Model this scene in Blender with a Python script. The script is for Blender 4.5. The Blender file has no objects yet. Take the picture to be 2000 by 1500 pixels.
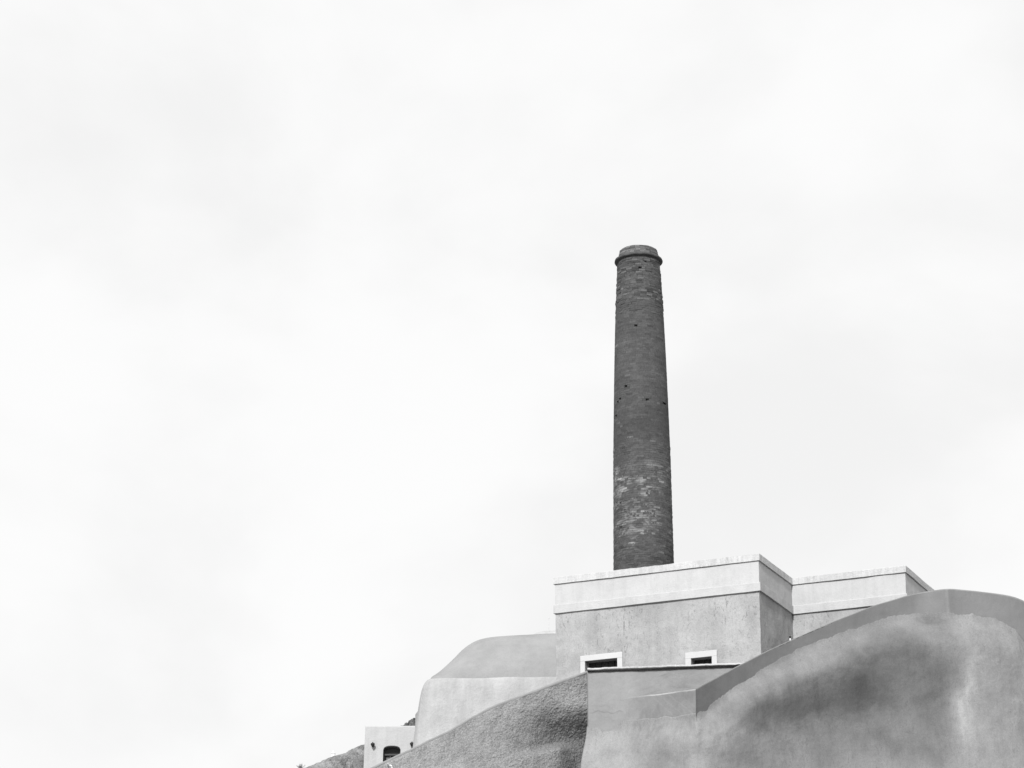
import bpy, math, random
import numpy as np
from mathutils import Vector, Matrix

random.seed(4)
RNG = np.random.default_rng(7)

# ------------------------------------------------------------------ camera, light, sky
EYE = 1.6
PITCH = 0.3383
FPX = 5203.0                     # focal length in photo pixels (2000 wide)
scene = bpy.context.scene
col = scene.collection
cam = bpy.data.cameras.new('camera'); camo = bpy.data.objects.new('camera', cam); col.objects.link(camo)
cam.sensor_width = 36.0; cam.lens = FPX / 2000 * 36.0; cam.clip_end = 20000
camo.location = (0, 0, EYE); camo.rotation_euler = (math.pi / 2 + PITCH, 0, 0)
scene.camera = camo

SUN_EL = math.radians(36)
SUN_H = Vector((-0.28, -0.96, 0)).normalized()
TO_SUN = Vector((SUN_H.x * math.cos(SUN_EL), SUN_H.y * math.cos(SUN_EL), math.sin(SUN_EL)))
sl = bpy.data.lights.new('sun', 'SUN'); sl.energy = 2.9; sl.angle = math.radians(4); sl.color = (1, 1, 1)
so = bpy.data.objects.new('sun', sl); col.objects.link(so)
so.rotation_euler = TO_SUN.to_track_quat('Z', 'Y').to_euler()

world = bpy.data.worlds.new('World'); scene.world = world; world.use_nodes = True
wn = world.node_tree; wn.nodes.clear()
def wnode(t, **k):
    n = wn.nodes.new(t)
    for a, b in k.items(): setattr(n, a, b)
    return n
w_out = wnode('ShaderNodeOutputWorld'); w_bg = wnode('ShaderNodeBackground')
w_sky = wnode('ShaderNodeTexSky', sky_type='NISHITA'); w_sky.sun_disc = False
w_sky.sun_elevation = SUN_EL; w_sky.sun_rotation = math.atan2(TO_SUN.x, TO_SUN.y)
w_bw = wnode('ShaderNodeRGBToBW'); wn.links.new(w_sky.outputs[0], w_bw.inputs[0])
w_tc = wnode('ShaderNodeTexCoord'); w_map = wnode('ShaderNodeMapping')
w_map.inputs['Scale'].default_value = (1, 1, 1.5); w_map.inputs['Location'].default_value = (0.33, 0.1, 0.55)
wn.links.new(w_tc.outputs['Generated'], w_map.inputs[0])
w_n = wnode('ShaderNodeTexNoise'); w_n.inputs['Scale'].default_value = 6.5; w_n.inputs['Detail'].default_value = 7
w_n.inputs['Roughness'].default_value = 0.5; w_n.inputs['Distortion'].default_value = 0.2
wn.links.new(w_map.outputs[0], w_n.inputs['Vector'])
w_r = wnode('ShaderNodeMapRange'); w_r.interpolation_type = 'SMOOTHSTEP'
for i, v in ((1, .32), (2, .62), (3, 5.55), (4, 6.12)): w_r.inputs[i].default_value = v
wn.links.new(w_n.outputs[0], w_r.inputs[0])
w_m = wnode('ShaderNodeMix', data_type='FLOAT'); w_m.inputs[0].default_value = 0.97
wn.links.new(w_bw.outputs[0], w_m.inputs[2]); wn.links.new(w_r.outputs[0], w_m.inputs[3])
wn.links.new(w_m.outputs[0], w_bg.inputs[0]); w_bg.inputs[1].default_value = 0.1
wn.links.new(w_bg.outputs[0], w_out.inputs[0])

vs = scene.view_settings
vs.view_transform = 'Standard'; vs.look = 'None'; vs.gamma = 1.0; vs.exposure = 0.7; vs.use_curve_mapping = False
scene.render.engine = 'CYCLES'

# ------------------------------------------------------------------ helpers
CS, SN = math.cos(PITCH), math.sin(PITCH)
def at(px, py, Y):
    """photo pixel -> world point at world depth Y (numpy friendly)"""
    xc = (np.asarray(px, float) - 1000) / FPX; yc = (750 - np.asarray(py, float)) / FPX
    t = Y / (CS - yc * SN)
    return np.stack(np.broadcast_arrays(xc * t, np.asarray(Y, float) + 0 * t, EYE + (SN + yc * CS) * t), -1)
def proj(P):
    P = np.asarray(P, float); x, y, z = P[..., 0], P[..., 1], P[..., 2] - EYE
    d = y * CS + z * SN; u = -y * SN + z * CS
    return 1000 + FPX * x / d, 750 - FPX * u / d
def sstep(a, b, x):
    t = np.clip((np.asarray(x, float) - a) / (b - a), 0, 1); return t * t * (3 - 2 * t)
def _hash(i, j, k, s):
    h = (i.astype(np.int64) * 374761393 + j.astype(np.int64) * 668265263 + k.astype(np.int64) * 2147483647 + s * 144269) & 0xFFFFFFFF
    h = ((h ^ (h >> 13)) * 1274126177) & 0xFFFFFFFF
    h = ((h ^ (h >> 16)) * 2246822519) & 0xFFFFFFFF
    return ((h ^ (h >> 15)) & 0xFFFFFF) / float(0xFFFFFF)
def vnoise(P, scale=1.0, seed=0):
    P = np.asarray(P, float) * scale; f = np.floor(P); r = P - f; r = r * r * (3 - 2 * r); f = f.astype(np.int64)
    i, j, k = f[..., 0], f[..., 1], f[..., 2]; u, v, w = r[..., 0], r[..., 1], r[..., 2]
    def L(a, b, t): return a + (b - a) * t
    c = lambda a, b, d: _hash(i + a, j + b, k + d, seed)
    return 2 * L(L(L(c(0,0,0), c(1,0,0), u), L(c(0,1,0), c(1,1,0), u), v),
                 L(L(c(0,0,1), c(1,0,1), u), L(c(0,1,1), c(1,1,1), u), v), w) - 1
def fbm(P, scale=1.0, oct=4, seed=0, rough=0.5):
    a, s, o = 1.0, scale, 0
    for q in range(oct):
        o = o + a * vnoise(P, s, seed + q * 17); a *= rough; s *= 2.03
    return o

def mk(name, V, F, mat, parent=None, smooth=False, attrs=None):
    me = bpy.data.meshes.new(name)
    V = np.asarray(V, float).reshape(-1, 3)
    me.from_pydata(V.tolist(), [], [tuple(f) for f in F]); me.update()
    if mat: me.materials.append(mat)
    if attrs:
        for k, a in attrs.items():
            at_ = me.attributes.new(k, 'FLOAT', 'POINT'); at_.data.foreach_set('value', np.asarray(a, np.float32).ravel())
    if smooth: me.polygons.foreach_set('use_smooth', [True] * len(me.polygons))
    o = bpy.data.objects.new(name, me); col.objects.link(o)
    if parent: o.parent = parent
    return o
def grid_faces(nr, nc, off=0, flip=False, close=False):
    F = []
    for r in range(nr - 1):
        for c in range(nc if close else nc - 1):
            c2 = (c + 1) % nc
            q = (off + r * nc + c, off + r * nc + c2, off + (r + 1) * nc + c2, off + (r + 1) * nc + c)
            F.append(q[::-1] if flip else q)
    return F
def grid(name, G, mat, parent=None, smooth=True, flip=False, close=False, attrs=None):
    nr, nc = G.shape[:2]
    return mk(name, G.reshape(-1, 3), grid_faces(nr, nc, 0, flip, close), mat, parent, smooth, attrs)
class MB:
    def __init__(s): s.V = []; s.F = []
    def box(s, x0, x1, y0, y1, z0, z1):
        o = len(s.V)
        s.V += [(x0,y0,z0),(x1,y0,z0),(x1,y1,z0),(x0,y1,z0),(x0,y0,z1),(x1,y0,z1),(x1,y1,z1),(x0,y1,z1)]
        s.F += [(o,o+3,o+2,o+1),(o+4,o+5,o+6,o+7),(o,o+1,o+5,o+4),(o+1,o+2,o+6,o+5),(o+2,o+3,o+7,o+6),(o+3,o,o+4,o+7)]
        return s
    def add(s, V, F):
        o = len(s.V); s.V += [tuple(v) for v in V]; s.F += [tuple(i + o for i in f) for f in F]; return s
    def lathe(s, prof, n=24, c=(0, 0, 0)):
        V = [(c[0] + r * math.cos(2*math.pi*k/n), c[1] + r * math.sin(2*math.pi*k/n), c[2] + z) for r, z in prof for k in range(n)]
        return s.add(V, grid_faces(len(prof), n, 0, False, True))
    def tube(s, pts, r, n=8):
        pts = [Vector(p) for p in pts]; V = []
        for i, p in enumerate(pts):
            d = (pts[min(i+1, len(pts)-1)] - pts[max(i-1, 0)]).normalized()
            a = d.orthogonal().normalized(); b = d.cross(a)
            V += [p + r * (math.cos(2*math.pi*k/n) * a + math.sin(2*math.pi*k/n) * b) for k in range(n)]
        F = grid_faces(len(pts), n, 0, True, True) + [tuple(range(n)), tuple(range(len(V)-n, len(V)))[::-1]]
        return s.add(V, F)
    def build(s, name, mat, parent=None, smooth=False): return mk(name, s.V, s.F, mat, parent, smooth)
def bevel(o, w=0.01, seg=2):
    m = o.modifiers.new('bevel', 'BEVEL'); m.width = w; m.segments = seg; m.limit_method = 'ANGLE'; return o
def empty(name, loc, rz=0):
    o = bpy.data.objects.new(name, None); col.objects.link(o); o.location = loc; o.rotation_euler = (0, 0, rz)
    o.empty_display_size = 0.3; return o
def tag(o, label=None, cat=None, group=None, kind=None):
    for k, v in (('label', label), ('category', cat), ('group', group), ('kind', kind)):
        if v: o[k] = v
    return o
def local(root, P):
    """world points -> the root's local frame"""
    P = np.asarray(P, float); c, s = math.cos(root.rotation_euler.z), math.sin(root.rotation_euler.z)
    d = P - np.array(root.location); x, y = d[..., 0].copy(), d[..., 1].copy()
    d[..., 0] = c * x + s * y; d[..., 1] = -s * x + c * y; return d
def toworld(root, P):
    P = np.array(P, float); c, s = math.cos(root.rotation_euler.z), math.sin(root.rotation_euler.z)
    x, y = P[..., 0].copy(), P[..., 1].copy(); P[..., 0] = c * x - s * y; P[..., 1] = s * x + c * y
    return P + np.array(root.location)

# ------------------------------------------------------------------ materials (the photograph is black and white: neutral greys)
class NT:
    def __init__(s, name):
        s.m = bpy.data.materials.new(name); s.m.use_nodes = True; s.t = s.m.node_tree; s.t.nodes.clear()
        s.out = s.t.nodes.new('ShaderNodeOutputMaterial'); s.b = s.t.nodes.new('ShaderNodeBsdfPrincipled')
        s.t.links.new(s.b.outputs[0], s.out.inputs[0]); s.b.inputs['Specular IOR Level'].default_value = 0.2
        s.pos = s.t.nodes.new('ShaderNodeNewGeometry').outputs['Position']
    def _in(s, sock, v):
        if isinstance(v, (int, float)): sock.default_value = v
        else: s.t.links.new(v, sock)
    def noise(s, scale, detail=4, rough=0.5, stretch=(1, 1, 1), dist=0.0, off=(0, 0, 0), src=None):
        mp = s.t.nodes.new('ShaderNodeMapping'); mp.inputs['Scale'].default_value = stretch; mp.inputs['Location'].default_value = off
        s.t.links.new(src or s.pos, mp.inputs[0])
        n = s.t.nodes.new('ShaderNodeTexNoise'); n.inputs['Scale'].default_value = scale; n.inputs['Detail'].default_value = detail
        n.inputs['Roughness'].default_value = rough; n.inputs['Distortion'].default_value = dist
        s.t.links.new(mp.outputs[0], n.inputs['Vector']); return n.outputs[0]
    def rng(s, v, a, b, c, d):
        n = s.t.nodes.new('ShaderNodeMapRange'); n.interpolation_type = 'SMOOTHSTEP'
        for i, q in ((1, a), (2, b), (3, c), (4, d)): n.inputs[i].default_value = q
        s.t.links.new(v, n.inputs[0]); return n.outputs[0]
    def mul(s, a, b, op='MULTIPLY'):
        n = s.t.nodes.new('ShaderNodeMath'); n.operation = op; s._in(n.inputs[0], a); s._in(n.inputs[1], b); return n.outputs[0]
    def attr(s, name):
        n = s.t.nodes.new('ShaderNodeAttribute'); n.attribute_name = name; return n.outputs['Fac']
    def z(s):
        n = s.t.nodes.new('ShaderNodeSeparateXYZ'); s.t.links.new(s.pos, n.inputs[0]); return n.outputs[2]
    def base(s, v, rough=0.9):
        s.b.inputs['Roughness'].default_value = rough
        if isinstance(v, (int, float)): s.b.inputs['Base Color'].default_value = (v, v, v, 1)
        else: s.t.links.new(v, s.b.inputs['Base Color'])
    def bump(s, h, dist=0.01, strength=1.0):
        n = s.t.nodes.new('ShaderNodeBump'); n.inputs['Distance'].default_value = dist; n.inputs['Strength'].default_value = strength
        s.t.links.new(h, n.inputs['Height']); s.t.links.new(n.outputs[0], s.b.inputs['Normal'])
    def img(s, fac, v):
        return s.mul(fac, v)

def stucco(name, v, mark=0.0, zr=None, mott=0.12, streak=0.0, speck=0.0, fine=0.06, bump=0.012, bscale=22, stain_shading=False, seed=0.0, streak_s=5.0, speck_s=9, stretch=(1, 1, .45)):
    n = NT(name); o = (seed * 3.1, seed * 1.7, seed * 2.3)
    f = n.rng(n.noise(1.1, 5, .6, off=o), .3, .7, 1 - mott, 1 + mott)
    f = n.mul(f, n.rng(n.noise(30, 3, .7, off=o), .3, .7, 1 - fine, 1 + fine))
    if streak: f = n.mul(f, n.rng(n.noise(streak_s, 5, .6, stretch=(1, 1, .12), dist=.4, off=o), .35, .7, 1 + streak * .4, 1 - streak))
    if speck:
        m = n.rng(n.noise(speck_s, 5, .65, stretch=stretch, dist=1.4, off=o), .53, .68, 0, 1)
        k = n.rng(n.noise(.8, 3, .5, off=(o[0] + 9, o[1], o[2])), .36, .64, .1, 1)
        f = n.mul(f, n.mul(1.0, n.mul(n.mul(m, k), speck), 'SUBTRACT'))
    if mark:
        m = n.rng(n.noise(4.5, 7, .72, stretch=(1.2, 1.2, .5), dist=2.2, off=(o[0] + 4, o[1] + 2, o[2])), .55, .66, 0, 1)
        k = n.rng(n.noise(.55, 2, .5, off=(o[0] + 1, o[1], o[2] + 5)), .38, .62, .15, 1)
        if zr: k = n.mul(k, n.rng(n.z(), zr[0], zr[1], .3, 1))
        f = n.mul(f, n.mul(1.0, n.mul(n.mul(m, k), mark), 'SUBTRACT'))
    if stain_shading: f = n.mul(f, n.attr('stain_shading'))  # per-vertex stains, together with painted shade and highlights
    n.base(n.mul(f, v))
    h = n.mul(n.noise(bscale, 5, .65, off=o), n.mul(n.noise(3, 3, .5, off=o), 2.5), 'ADD')
    n.bump(h, bump, .9)
    return n.m
M = {}
M['wall'] = stucco('main_wall_plaster', .325, mark=.52, zr=(19.3, 21.9), mott=.13, streak=.07, speck=.28, fine=.08, bump=.014, streak_s=3.5, speck_s=13, stretch=(1, 1, .55), seed=21)
M['white'] = stucco('white_limewash', .44, mark=.06, mott=.03, streak=.05, speck=.05, fine=.03, bump=.008, seed=2)
M['coping'] = stucco('coping_limewash', .46, mott=.06, streak=.12, speck=.22, fine=.06, bump=.016, seed=3, streak_s=9)
M['ledge'] = stucco('ledge_limewash', .43, mott=.05, streak=.06, speck=.05, fine=.03, bump=.01, seed=4)
M['frame'] = stucco('frame_white_paint', .49, mott=.03, fine=.02, bump=.004, seed=5)
M['bright'] = stucco('bright_limewash', .6, mott=.02, fine=.02, bump=.002, seed=17)
M['vault'] = stucco('vault_plaster', .255, mark=.10, mott=.09, streak=.0, speck=.06, fine=.03, bump=.012, bscale=12, seed=6, stretch=(.5, .5, 1.3))
M['vwall'] = stucco('vault_house_plaster', .365, mott=.09, streak=.1, speck=.12, fine=.04, bump=.012, bscale=12, seed=7, speck_s=5, streak_s=3)
M['cube'] = stucco('small_house_plaster', .40, mott=.05, streak=.06, fine=.03, bump=.01, seed=8)
M['smooth'] = stucco('retaining_wall_plaster', .236, mark=.10, mott=.10, streak=.06, speck=.26, fine=.10, bump=.018, bscale=38, stain_shading=True, seed=9, speck_s=20, streak_s=7, stretch=(1, 1, .4))
M['terrace'] = stucco('terrace_wall_plaster', .233, mark=.10, stain_shading=True, mott=.06, streak=.03, speck=.10, fine=.03, bump=.01, bscale=14, seed=10, speck_s=4, stretch=(.5, .5, 1.2))
M['parapet'] = stucco('parapet_plaster', .178, mott=.06, streak=.03, speck=.05, fine=.04, bump=.008, bscale=30, seed=11, stain_shading=True)
M['rough'] = stucco('rough_stucco', .215, mott=.10, streak=.08, speck=.6, fine=.26, bump=.045, bscale=16, stain_shading=True, seed=12, speck_s=16, stretch=(1, 1, .9))
M['rim'] = stucco('rough_wall_rim', .225, mott=.06, fine=.05, bump=.01, seed=13)
M['slab'] = stucco('slab_cement', .42, mott=.15, speck=.45, fine=.12, bump=.02, seed=14, speck_s=14)
M['rock'] = stucco('volcanic_rock', .195, mark=.5, mott=.25, speck=.85, fine=.25, bump=.10, bscale=6, seed=15, speck_s=7, stretch=(1, 1, 1.6), stain_shading=True)
M['ground'] = stucco('dusty_ground', .24, mott=.2, speck=.3, fine=.1, bump=.05, bscale=4, seed=16)
def plain(name, v, rough=.6):
    n = NT(name); f = n.rng(n.noise(14, 4, .6), .3, .7, .85, 1.15); n.base(n.mul(f, v), rough); return n.m
M['wood'] = plain('dark_painted_wood', .035, .6)
M['dark'] = plain('dark_metal', .02, .5)
M['glass'] = NT('dark_glass').m; M['glass'].node_tree.nodes['Principled BSDF'].inputs['Base Color'].default_value = (.015, .015, .015, 1)
M['glass'].node_tree.nodes['Principled BSDF'].inputs['Roughness'].default_value = .12
M['timber'] = plain('brown_grey_window_wood', .06, .6)
M['pale'] = plain('pale_metal', .5, .5)
M['pipe'] = plain('white_plastic_pipe', .75, .4)
M['leaf'] = plain('dry_scrub', .16, .8)
# chimney brick
n = NT('sooty_brick')
tone = n.attr('tone')
patch = n.mul(n.rng(n.noise(1.3, 8, .72, stretch=(1, 1, 2.4), dist=.8), .44, .64, 0, 1), n.attr('lime'))
f = n.mul(n.mul(tone, .068), n.rng(n.noise(20, 4, .7), .3, .7, .84, 1.18))
f = n.mul(f, n.rng(n.noise(.9, 4, .6, stretch=(1, 1, 1.5)), .3, .7, .88, 1.14))
f = n.mul(f, n.mul(n.mul(patch, 1.9), 1.0, 'ADD'))
n.base(f, .92); n.bump(n.noise(45, 4, .7), .006, .8)
M['brick'] = n.m
for key, nm, v in (('brick1', 'sooty_single_brick', .07), ('brick2', 'weathered_cap_brick', .105)):
    n = NT(nm)
    oi = n.t.nodes.new('ShaderNodeObjectInfo')
    f = n.mul(n.rng(oi.outputs['Random'], 0, 1, .62, 1.6), v)
    f = n.mul(f, n.rng(n.noise(20, 4, .7), .3, .7, .84, 1.18))
    n.base(f, .92); n.bump(n.noise(45, 4, .7), .006, .8)
    M[key] = n.m
n = NT('brick_mortar')
f = n.mul(n.rng(n.noise(9, 5, .65, stretch=(1, 1, 2)), .35, .65, .75, 1.3), .066)
n.base(f, .95); n.bump(n.noise(30, 4, .7), .008, .8)
M['mortar'] = n.m
n = NT('ring_mortar')
f = n.mul(n.rng(n.noise(9, 5, .65), .35, .65, .8, 1.2), .07)
n.base(f, .95); n.bump(n.noise(24, 4, .7), .01, .8)
M['ring'] = n.m

# ------------------------------------------------------------------ ground and hillside
gy = np.array([-400, -60, 0, 25, 60, 66, 74, 90, 112, 140, 200, 400, 3000, 9000.])
gz = np.array([0, 0, 0, 0, 9.5, 11.6, 13.4, 16.2, 20.0, 19, 9, 0, 0, 0.])
Ys = np.concatenate([[-9000, -2000], np.linspace(-400, 300, 141), [400, 700, 1500, 3000, 9000]])
Xs = np.concatenate([[-9000, -3000, -1000, -400], np.linspace(-200, 200, 81), [400, 1000, 3000, 9000]])
XX, YY = np.meshgrid(Xs, Ys)
Z = np.interp(YY, gy, gz) * np.exp(-(XX / 160) ** 2)
G = np.stack([XX, YY, Z], -1); G[..., 2] += fbm(G * [1, 1, 0], .05, 4) * .5 * sstep(30, 60, YY) * (np.abs(XX) < 200) - .3 * sstep(30, 60, YY)
tag(grid('ground', G, M['ground'], flip=False), kind='structure')

YC = 112.0
cp = np.array([(300, 1640), (480, 1552), (590, 1501), (620, 1487), (650, 1476), (675, 1466), (692, 1458), (711, 1448), (745, 1432), (785, 1413), (800, 1401), (812, 1394), (850, 1376), (1000, 1340)])
cw = at(cp[:, 0], cp[:, 1], YC)
xs = np.concatenate([np.arange(-22, -11.5, .4), np.arange(-11.5, -3, .055), np.arange(-3, 3, .4)])
ys = np.concatenate([np.arange(93, 102, .4), np.arange(102, 113.4, .06), np.arange(113.4, 135, .6)])
XX, YY = np.meshgrid(xs, ys)
zc = np.interp(XX, cw[:, 0], cw[:, 2])
dY = YY - YC
Z = zc - np.where(dY < 0, np.where(dY > -4, -dY * 1.0, 4.0 + (-dY - 4) * .45), dY * .35) - .06 * np.exp(-(dY / .5) ** 2)
P = np.stack([XX, YY, Z], -1)
rid = 1 - np.abs(fbm(P * [1, 1, 1.5], .55, 5, 31, .55))
rough = fbm(P, 1.6, 5, 5, .6)
edge = .22 + .78 * sstep(0, .8, np.abs(dY))
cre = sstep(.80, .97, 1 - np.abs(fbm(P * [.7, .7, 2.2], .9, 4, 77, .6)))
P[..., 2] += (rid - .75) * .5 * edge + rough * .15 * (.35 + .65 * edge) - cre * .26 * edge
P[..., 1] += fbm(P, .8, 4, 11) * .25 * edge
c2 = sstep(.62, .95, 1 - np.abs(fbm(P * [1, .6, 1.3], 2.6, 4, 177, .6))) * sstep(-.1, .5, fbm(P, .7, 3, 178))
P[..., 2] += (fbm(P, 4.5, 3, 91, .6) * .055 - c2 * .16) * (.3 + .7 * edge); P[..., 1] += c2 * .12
st = 1.12 - .40 * cre - .2 * sstep(.2, .8, rough) - .66 * c2  # shade of the carved crevices painted into the rock colour
tag(grid('hillside', P, M['rock'], attrs={'stain_shading': st}), kind='structure')

# ------------------------------------------------------------------ the stepped building below the chimney
YAW = -0.423
BX, BY = 7.5066, 78.0
W, D, W2, DB = 6.821, 3.140, 3.671, 5.0
ZT, ZC, ZB = 23.598, 23.380, 22.435
ZL = ZB + .265
Z0 = 15.5
bld = empty('stepped_building', (BX, BY, Z0), YAW)
tag(bld, 'pale flat-roofed plaster building with white parapet bands and framed openings below the chimney', 'building')
OUT = [(-W, 0), (0, 0), (0, D), (W2, D), (W2, D + DB), (-W, D + DB)]
def inset(poly, o):
    n = len(poly); R = []
    for i in range(n):
        p0, p1, p2 = [Vector(poly[k % n]) for k in (i - 1, i, i + 1)]
        a = (p1 - p0).normalized(); b = (p2 - p1).normalized()
        R.append((p1.x + o * (-a.y) + o * (-b.y), p1.y + o * a.x + o * b.x))
    return R
def cuts(a, b, step, extra=()):
    n = max(1, int(round(abs(b - a) / step)))
    c = sorted(set([a + (b - a) * i / n for i in range(n + 1)]) | set(extra)); 
    r = [c[0]]
    for v in c[1:]:
        if v - r[-1] > 1e-4: r.append(v)
    return r
def wob(root, V, amp=.006, seed=3):
    V = np.asarray(V, float)
    P = toworld(root, V)
    o = np.stack([fbm(P, 1.3, 4, seed + q * 7, .6) for q in range(3)], -1) * amp
    return V + o
def band(name, o_in, z0, z1, thick, mat, parent, wz=.006, step=.16, seed=3, chip=0.0):
    z0 -= Z0; z1 -= Z0
    outer = inset(OUT, o_in); inner = inset(OUT, o_in + thick); V = []; F = []
    ro = []; ri = []
    for i in range(len(outer)):
        a, b = Vector(outer[i]), Vector(outer[(i + 1) % 6]); c, d = Vector(inner[i]), Vector(inner[(i + 1) % 6])
        n = max(1, int((b - a).length / step))
        for k in range(n): ro.append(a.lerp(b, k / n)); ri.append(c.lerp(d, k / n))
    n = len(ro)
    zz = np.linspace(z0, z1, max(2, int((z1 - z0) / .12) + 1))
    r = .012
    rows = [(ri, z0), (ro, z0)] + [(ro, z) for z in zz[1:-1]] + [(ro, z1 - r), ('r', z1), (ri, z1)]
    for pts, z in rows:
        for k in range(n):
            p = ro[k].lerp(ri[k], r / thick) if pts == 'r' else pts[k]
            V.append((p.x, p.y, z))
    V = wob(parent, V, wz, seed)
    if chip:
        V = V.reshape(len(rows), n, 3); c = fbm(toworld(parent, V[-2]), 3.0, 4, 5, .6)
        V[-2:, :, 2] -= np.clip(c, 0, 1) * chip; V = V.reshape(-1, 3)
    return mk(name, V, grid_faces(len(rows), n, 0, False, True), mat, parent)
def plane_hit(px, py, v=.06):
    """photo pixel -> (u, z) on the front wall plane at local depth v"""
    e = np.array([math.cos(YAW), math.sin(YAW)]); nn = np.array([-math.sin(YAW), math.cos(YAW)])
    q = at(px, py, 50.0) - [0, 0, EYE]
    t = ((np.array([BX, BY]) + v * nn) @ nn) / (q[:2] @ nn)
    h = q * t
    return float((h[:2] - [BX, BY]) @ e), float(h[2] + EYE)
du0, dz0 = plane_hit(1143, 1291.5); du1, dz1 = plane_hit(1206, 1285.5)
wu0, wz0 = plane_hit(1350, 1285.8); wu1, wz1 = plane_hit(1390.5, 1282.5)
dtop = (dz0 + dz1) / 2; wtop = (wz0 + wz1) / 2
do0 = plane_hit(1134, 1300)[0]; do1 = plane_hit(1216, 1290)[0]; wo0 = plane_hit(1339, 1290)[0]; wo1 = plane_hit(1401, 1290)[0]
dout = (plane_hit(1134, 1282)[1] + plane_hit(1216, 1273)[1]) / 2; wout = (plane_hit(1339, 1275)[1] + plane_hit(1401, 1269.7)[1]) / 2
HOLES = [(du0, du1, 16.3, dtop), (wu0, wu1, wtop - .75, wtop)]
# wall: the front edge has its openings, the rest of the outline is plain
iw = inset(OUT, .06)
uc = cuts(iw[0][0], iw[1][0], .2, [h[0] for h in HOLES] + [h[1] for h in HOLES])
zcs = cuts(Z0, ZB + .06, .2, [h[2] for h in HOLES] + [h[3] for h in HOLES])
V = [(u, .06, z - Z0) for z in zcs for u in uc]; F = []; nc = len(uc)
def inhole(u, z): return any(h[0] < u < h[1] and h[2] < z < h[3] for h in HOLES)
for r in range(len(zcs) - 1):
    for c in range(nc - 1):
        if not inhole((uc[c] + uc[c+1]) / 2, (zcs[r] + zcs[r+1]) / 2): F.append((r*nc+c, r*nc+c+1, (r+1)*nc+c+1, (r+1)*nc+c))
o = len(V); ring = []
for i in range(1, 6):
    a, b = Vector(iw[i]), Vector(iw[(i + 1) % 6]); k = max(2, int((b - a).length / .25))
    ring += [a.lerp(b, q / k) for q in range(k)]
ring.append(Vector(iw[0])); nr = len(ring)
zr = cuts(Z0, ZB + .06, .3)
V += [(p.x, p.y, z - Z0) for z in zr for p in ring]
F += grid_faces(len(zr), nr, o)
V = list(map(tuple, wob(bld, V, .009, 3)))
RV = .34
for (a, b, c, d) in HOLES:                                     # reveals run back into the wall
    for q in (((a, c), (a, d)), ((a, d), (b, d)), ((b, d), (b, c)), ((b, c), (a, c))):
        o = len(V); (u0, z0), (u1, z1) = q
        V += [(u0, .06, z0-Z0), (u1, .06, z1-Z0), (u1, .06+RV, z1-Z0), (u0, .06+RV, z0-Z0)]; F.append((o, o+3, o+2, o+1))
mk('wall', V, F, M['wall'], bld)
band('ledge_band', 0.0, ZB, ZL, .42, M['ledge'], bld, seed=8)
band('frieze', .045, ZL, ZC, .36, M['white'], bld, seed=9)
band('coping', 0.0, ZC, ZT, .42, M['coping'], bld, seed=10, chip=.034)
rf = inset(OUT, .40)
mk('roof', [(x, y, ZB + .35 - Z0) for x, y in rf], [tuple(range(6))], M['coping'], bld)
def surround(parent, a, b, c, d, oa, ob, od, mat):
    """white plaster band round an opening, 3 cm proud, built from jambs and a head"""
    b_ = MB(); y0, y1 = .028, .075
    b_.box(oa, a, y0, y1, c, d); b_.box(b, ob, y0, y1, c, d); b_.box(oa, ob, y0, y1, d, od)
    return bevel(b_.build('frame', mat, parent), .008)
def opening(name, hole, oa, ob, od, nplank, sill=False):
    a, b, c, d = hole; c -= Z0; d -= Z0; od -= Z0
    e = empty(name, (0, 0, 0)); e.parent = bld
    surround(e, a, b, c, d, oa, ob, od, M['frame'])
    wd = (b - a) / nplank
    pm = MB().box(-wd/2 + .006, wd/2 - .006, 0, .04, 0, d - c)
    me = None
    for k in range(nplank):
        if me is None: q = bevel(pm.build('plank', M['wood'], e), .006); me = q.data
        else:
            q = bpy.data.objects.new('plank', me); col.objects.link(q); q.parent = e; bevel(q, .006)
        q.location = (a + (k + .5) * wd, .06 + RV - .045 - .004 * (k % 2), c)
    MB().box(a, b, .06 + RV - .004, .06 + RV + .03, c, d).build('backing', M['dark'], e)
    if sill: MB().box(oa, ob, .01, .078, c - .12, c - .003).build('sill', M['frame'], e)
    return e
opening('door', HOLES[0], do0, do1, dout, 5)
opening('window', HOLES[1], wo0, wo1, wout, 4, True)

# ------------------------------------------------------------------ chimney stack
CY = 82.3
cb = at(1257.3, 1105, CY); CX = float(cb[0])
ZBASE = ZB + .36
ch = empty('chimney_stack', (CX, CY, ZBASE))
tag(ch, 'tall tapered dark brick chimney with a ringed cap rising from the flat roof', 'chimney')
def axis_z(py): return float(at(1250, py, CY)[2])
def pxm(py): return FPX / float(CY * CS + (axis_z(py) - EYE) * SN)
prof = [(1160, 121.0), (1104, 118.2), (1010, 115.2), (920, 112.6), (860, 110.0), (780, 105.6), (700, 100.6), (668, 98.2), (636, 95.7), (604, 92.8), (572, 89.3), (540, 85.6), (524, 83.4), (513.4, 82.6)]
PZ = np.array([axis_z(p[0]) for p in prof]); PR = np.array([p[1] / 2 / pxm(p[0]) for p in prof])
def shaft_r(z): return np.interp(z, PZ, PR)
ZTOP = axis_z(513.6)
CH = .074
ncr = int((ZTOP - ZBASE) / CH)
def surf(px, py):
    """photo pixel -> (angle, z) on the near side of the shaft"""
    z = axis_z(py)
    for _ in range(6):
        r = float(shaft_r(z)); p = proj(np.array([CX, CY, z]))
        s = max(-.999, min(.999, (px - p[0]) / (r * pxm(py)))); a = math.asin(s)
        Y = CY - r * math.cos(a); z = float(at(px, py, Y)[2])
    return a, z
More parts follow.
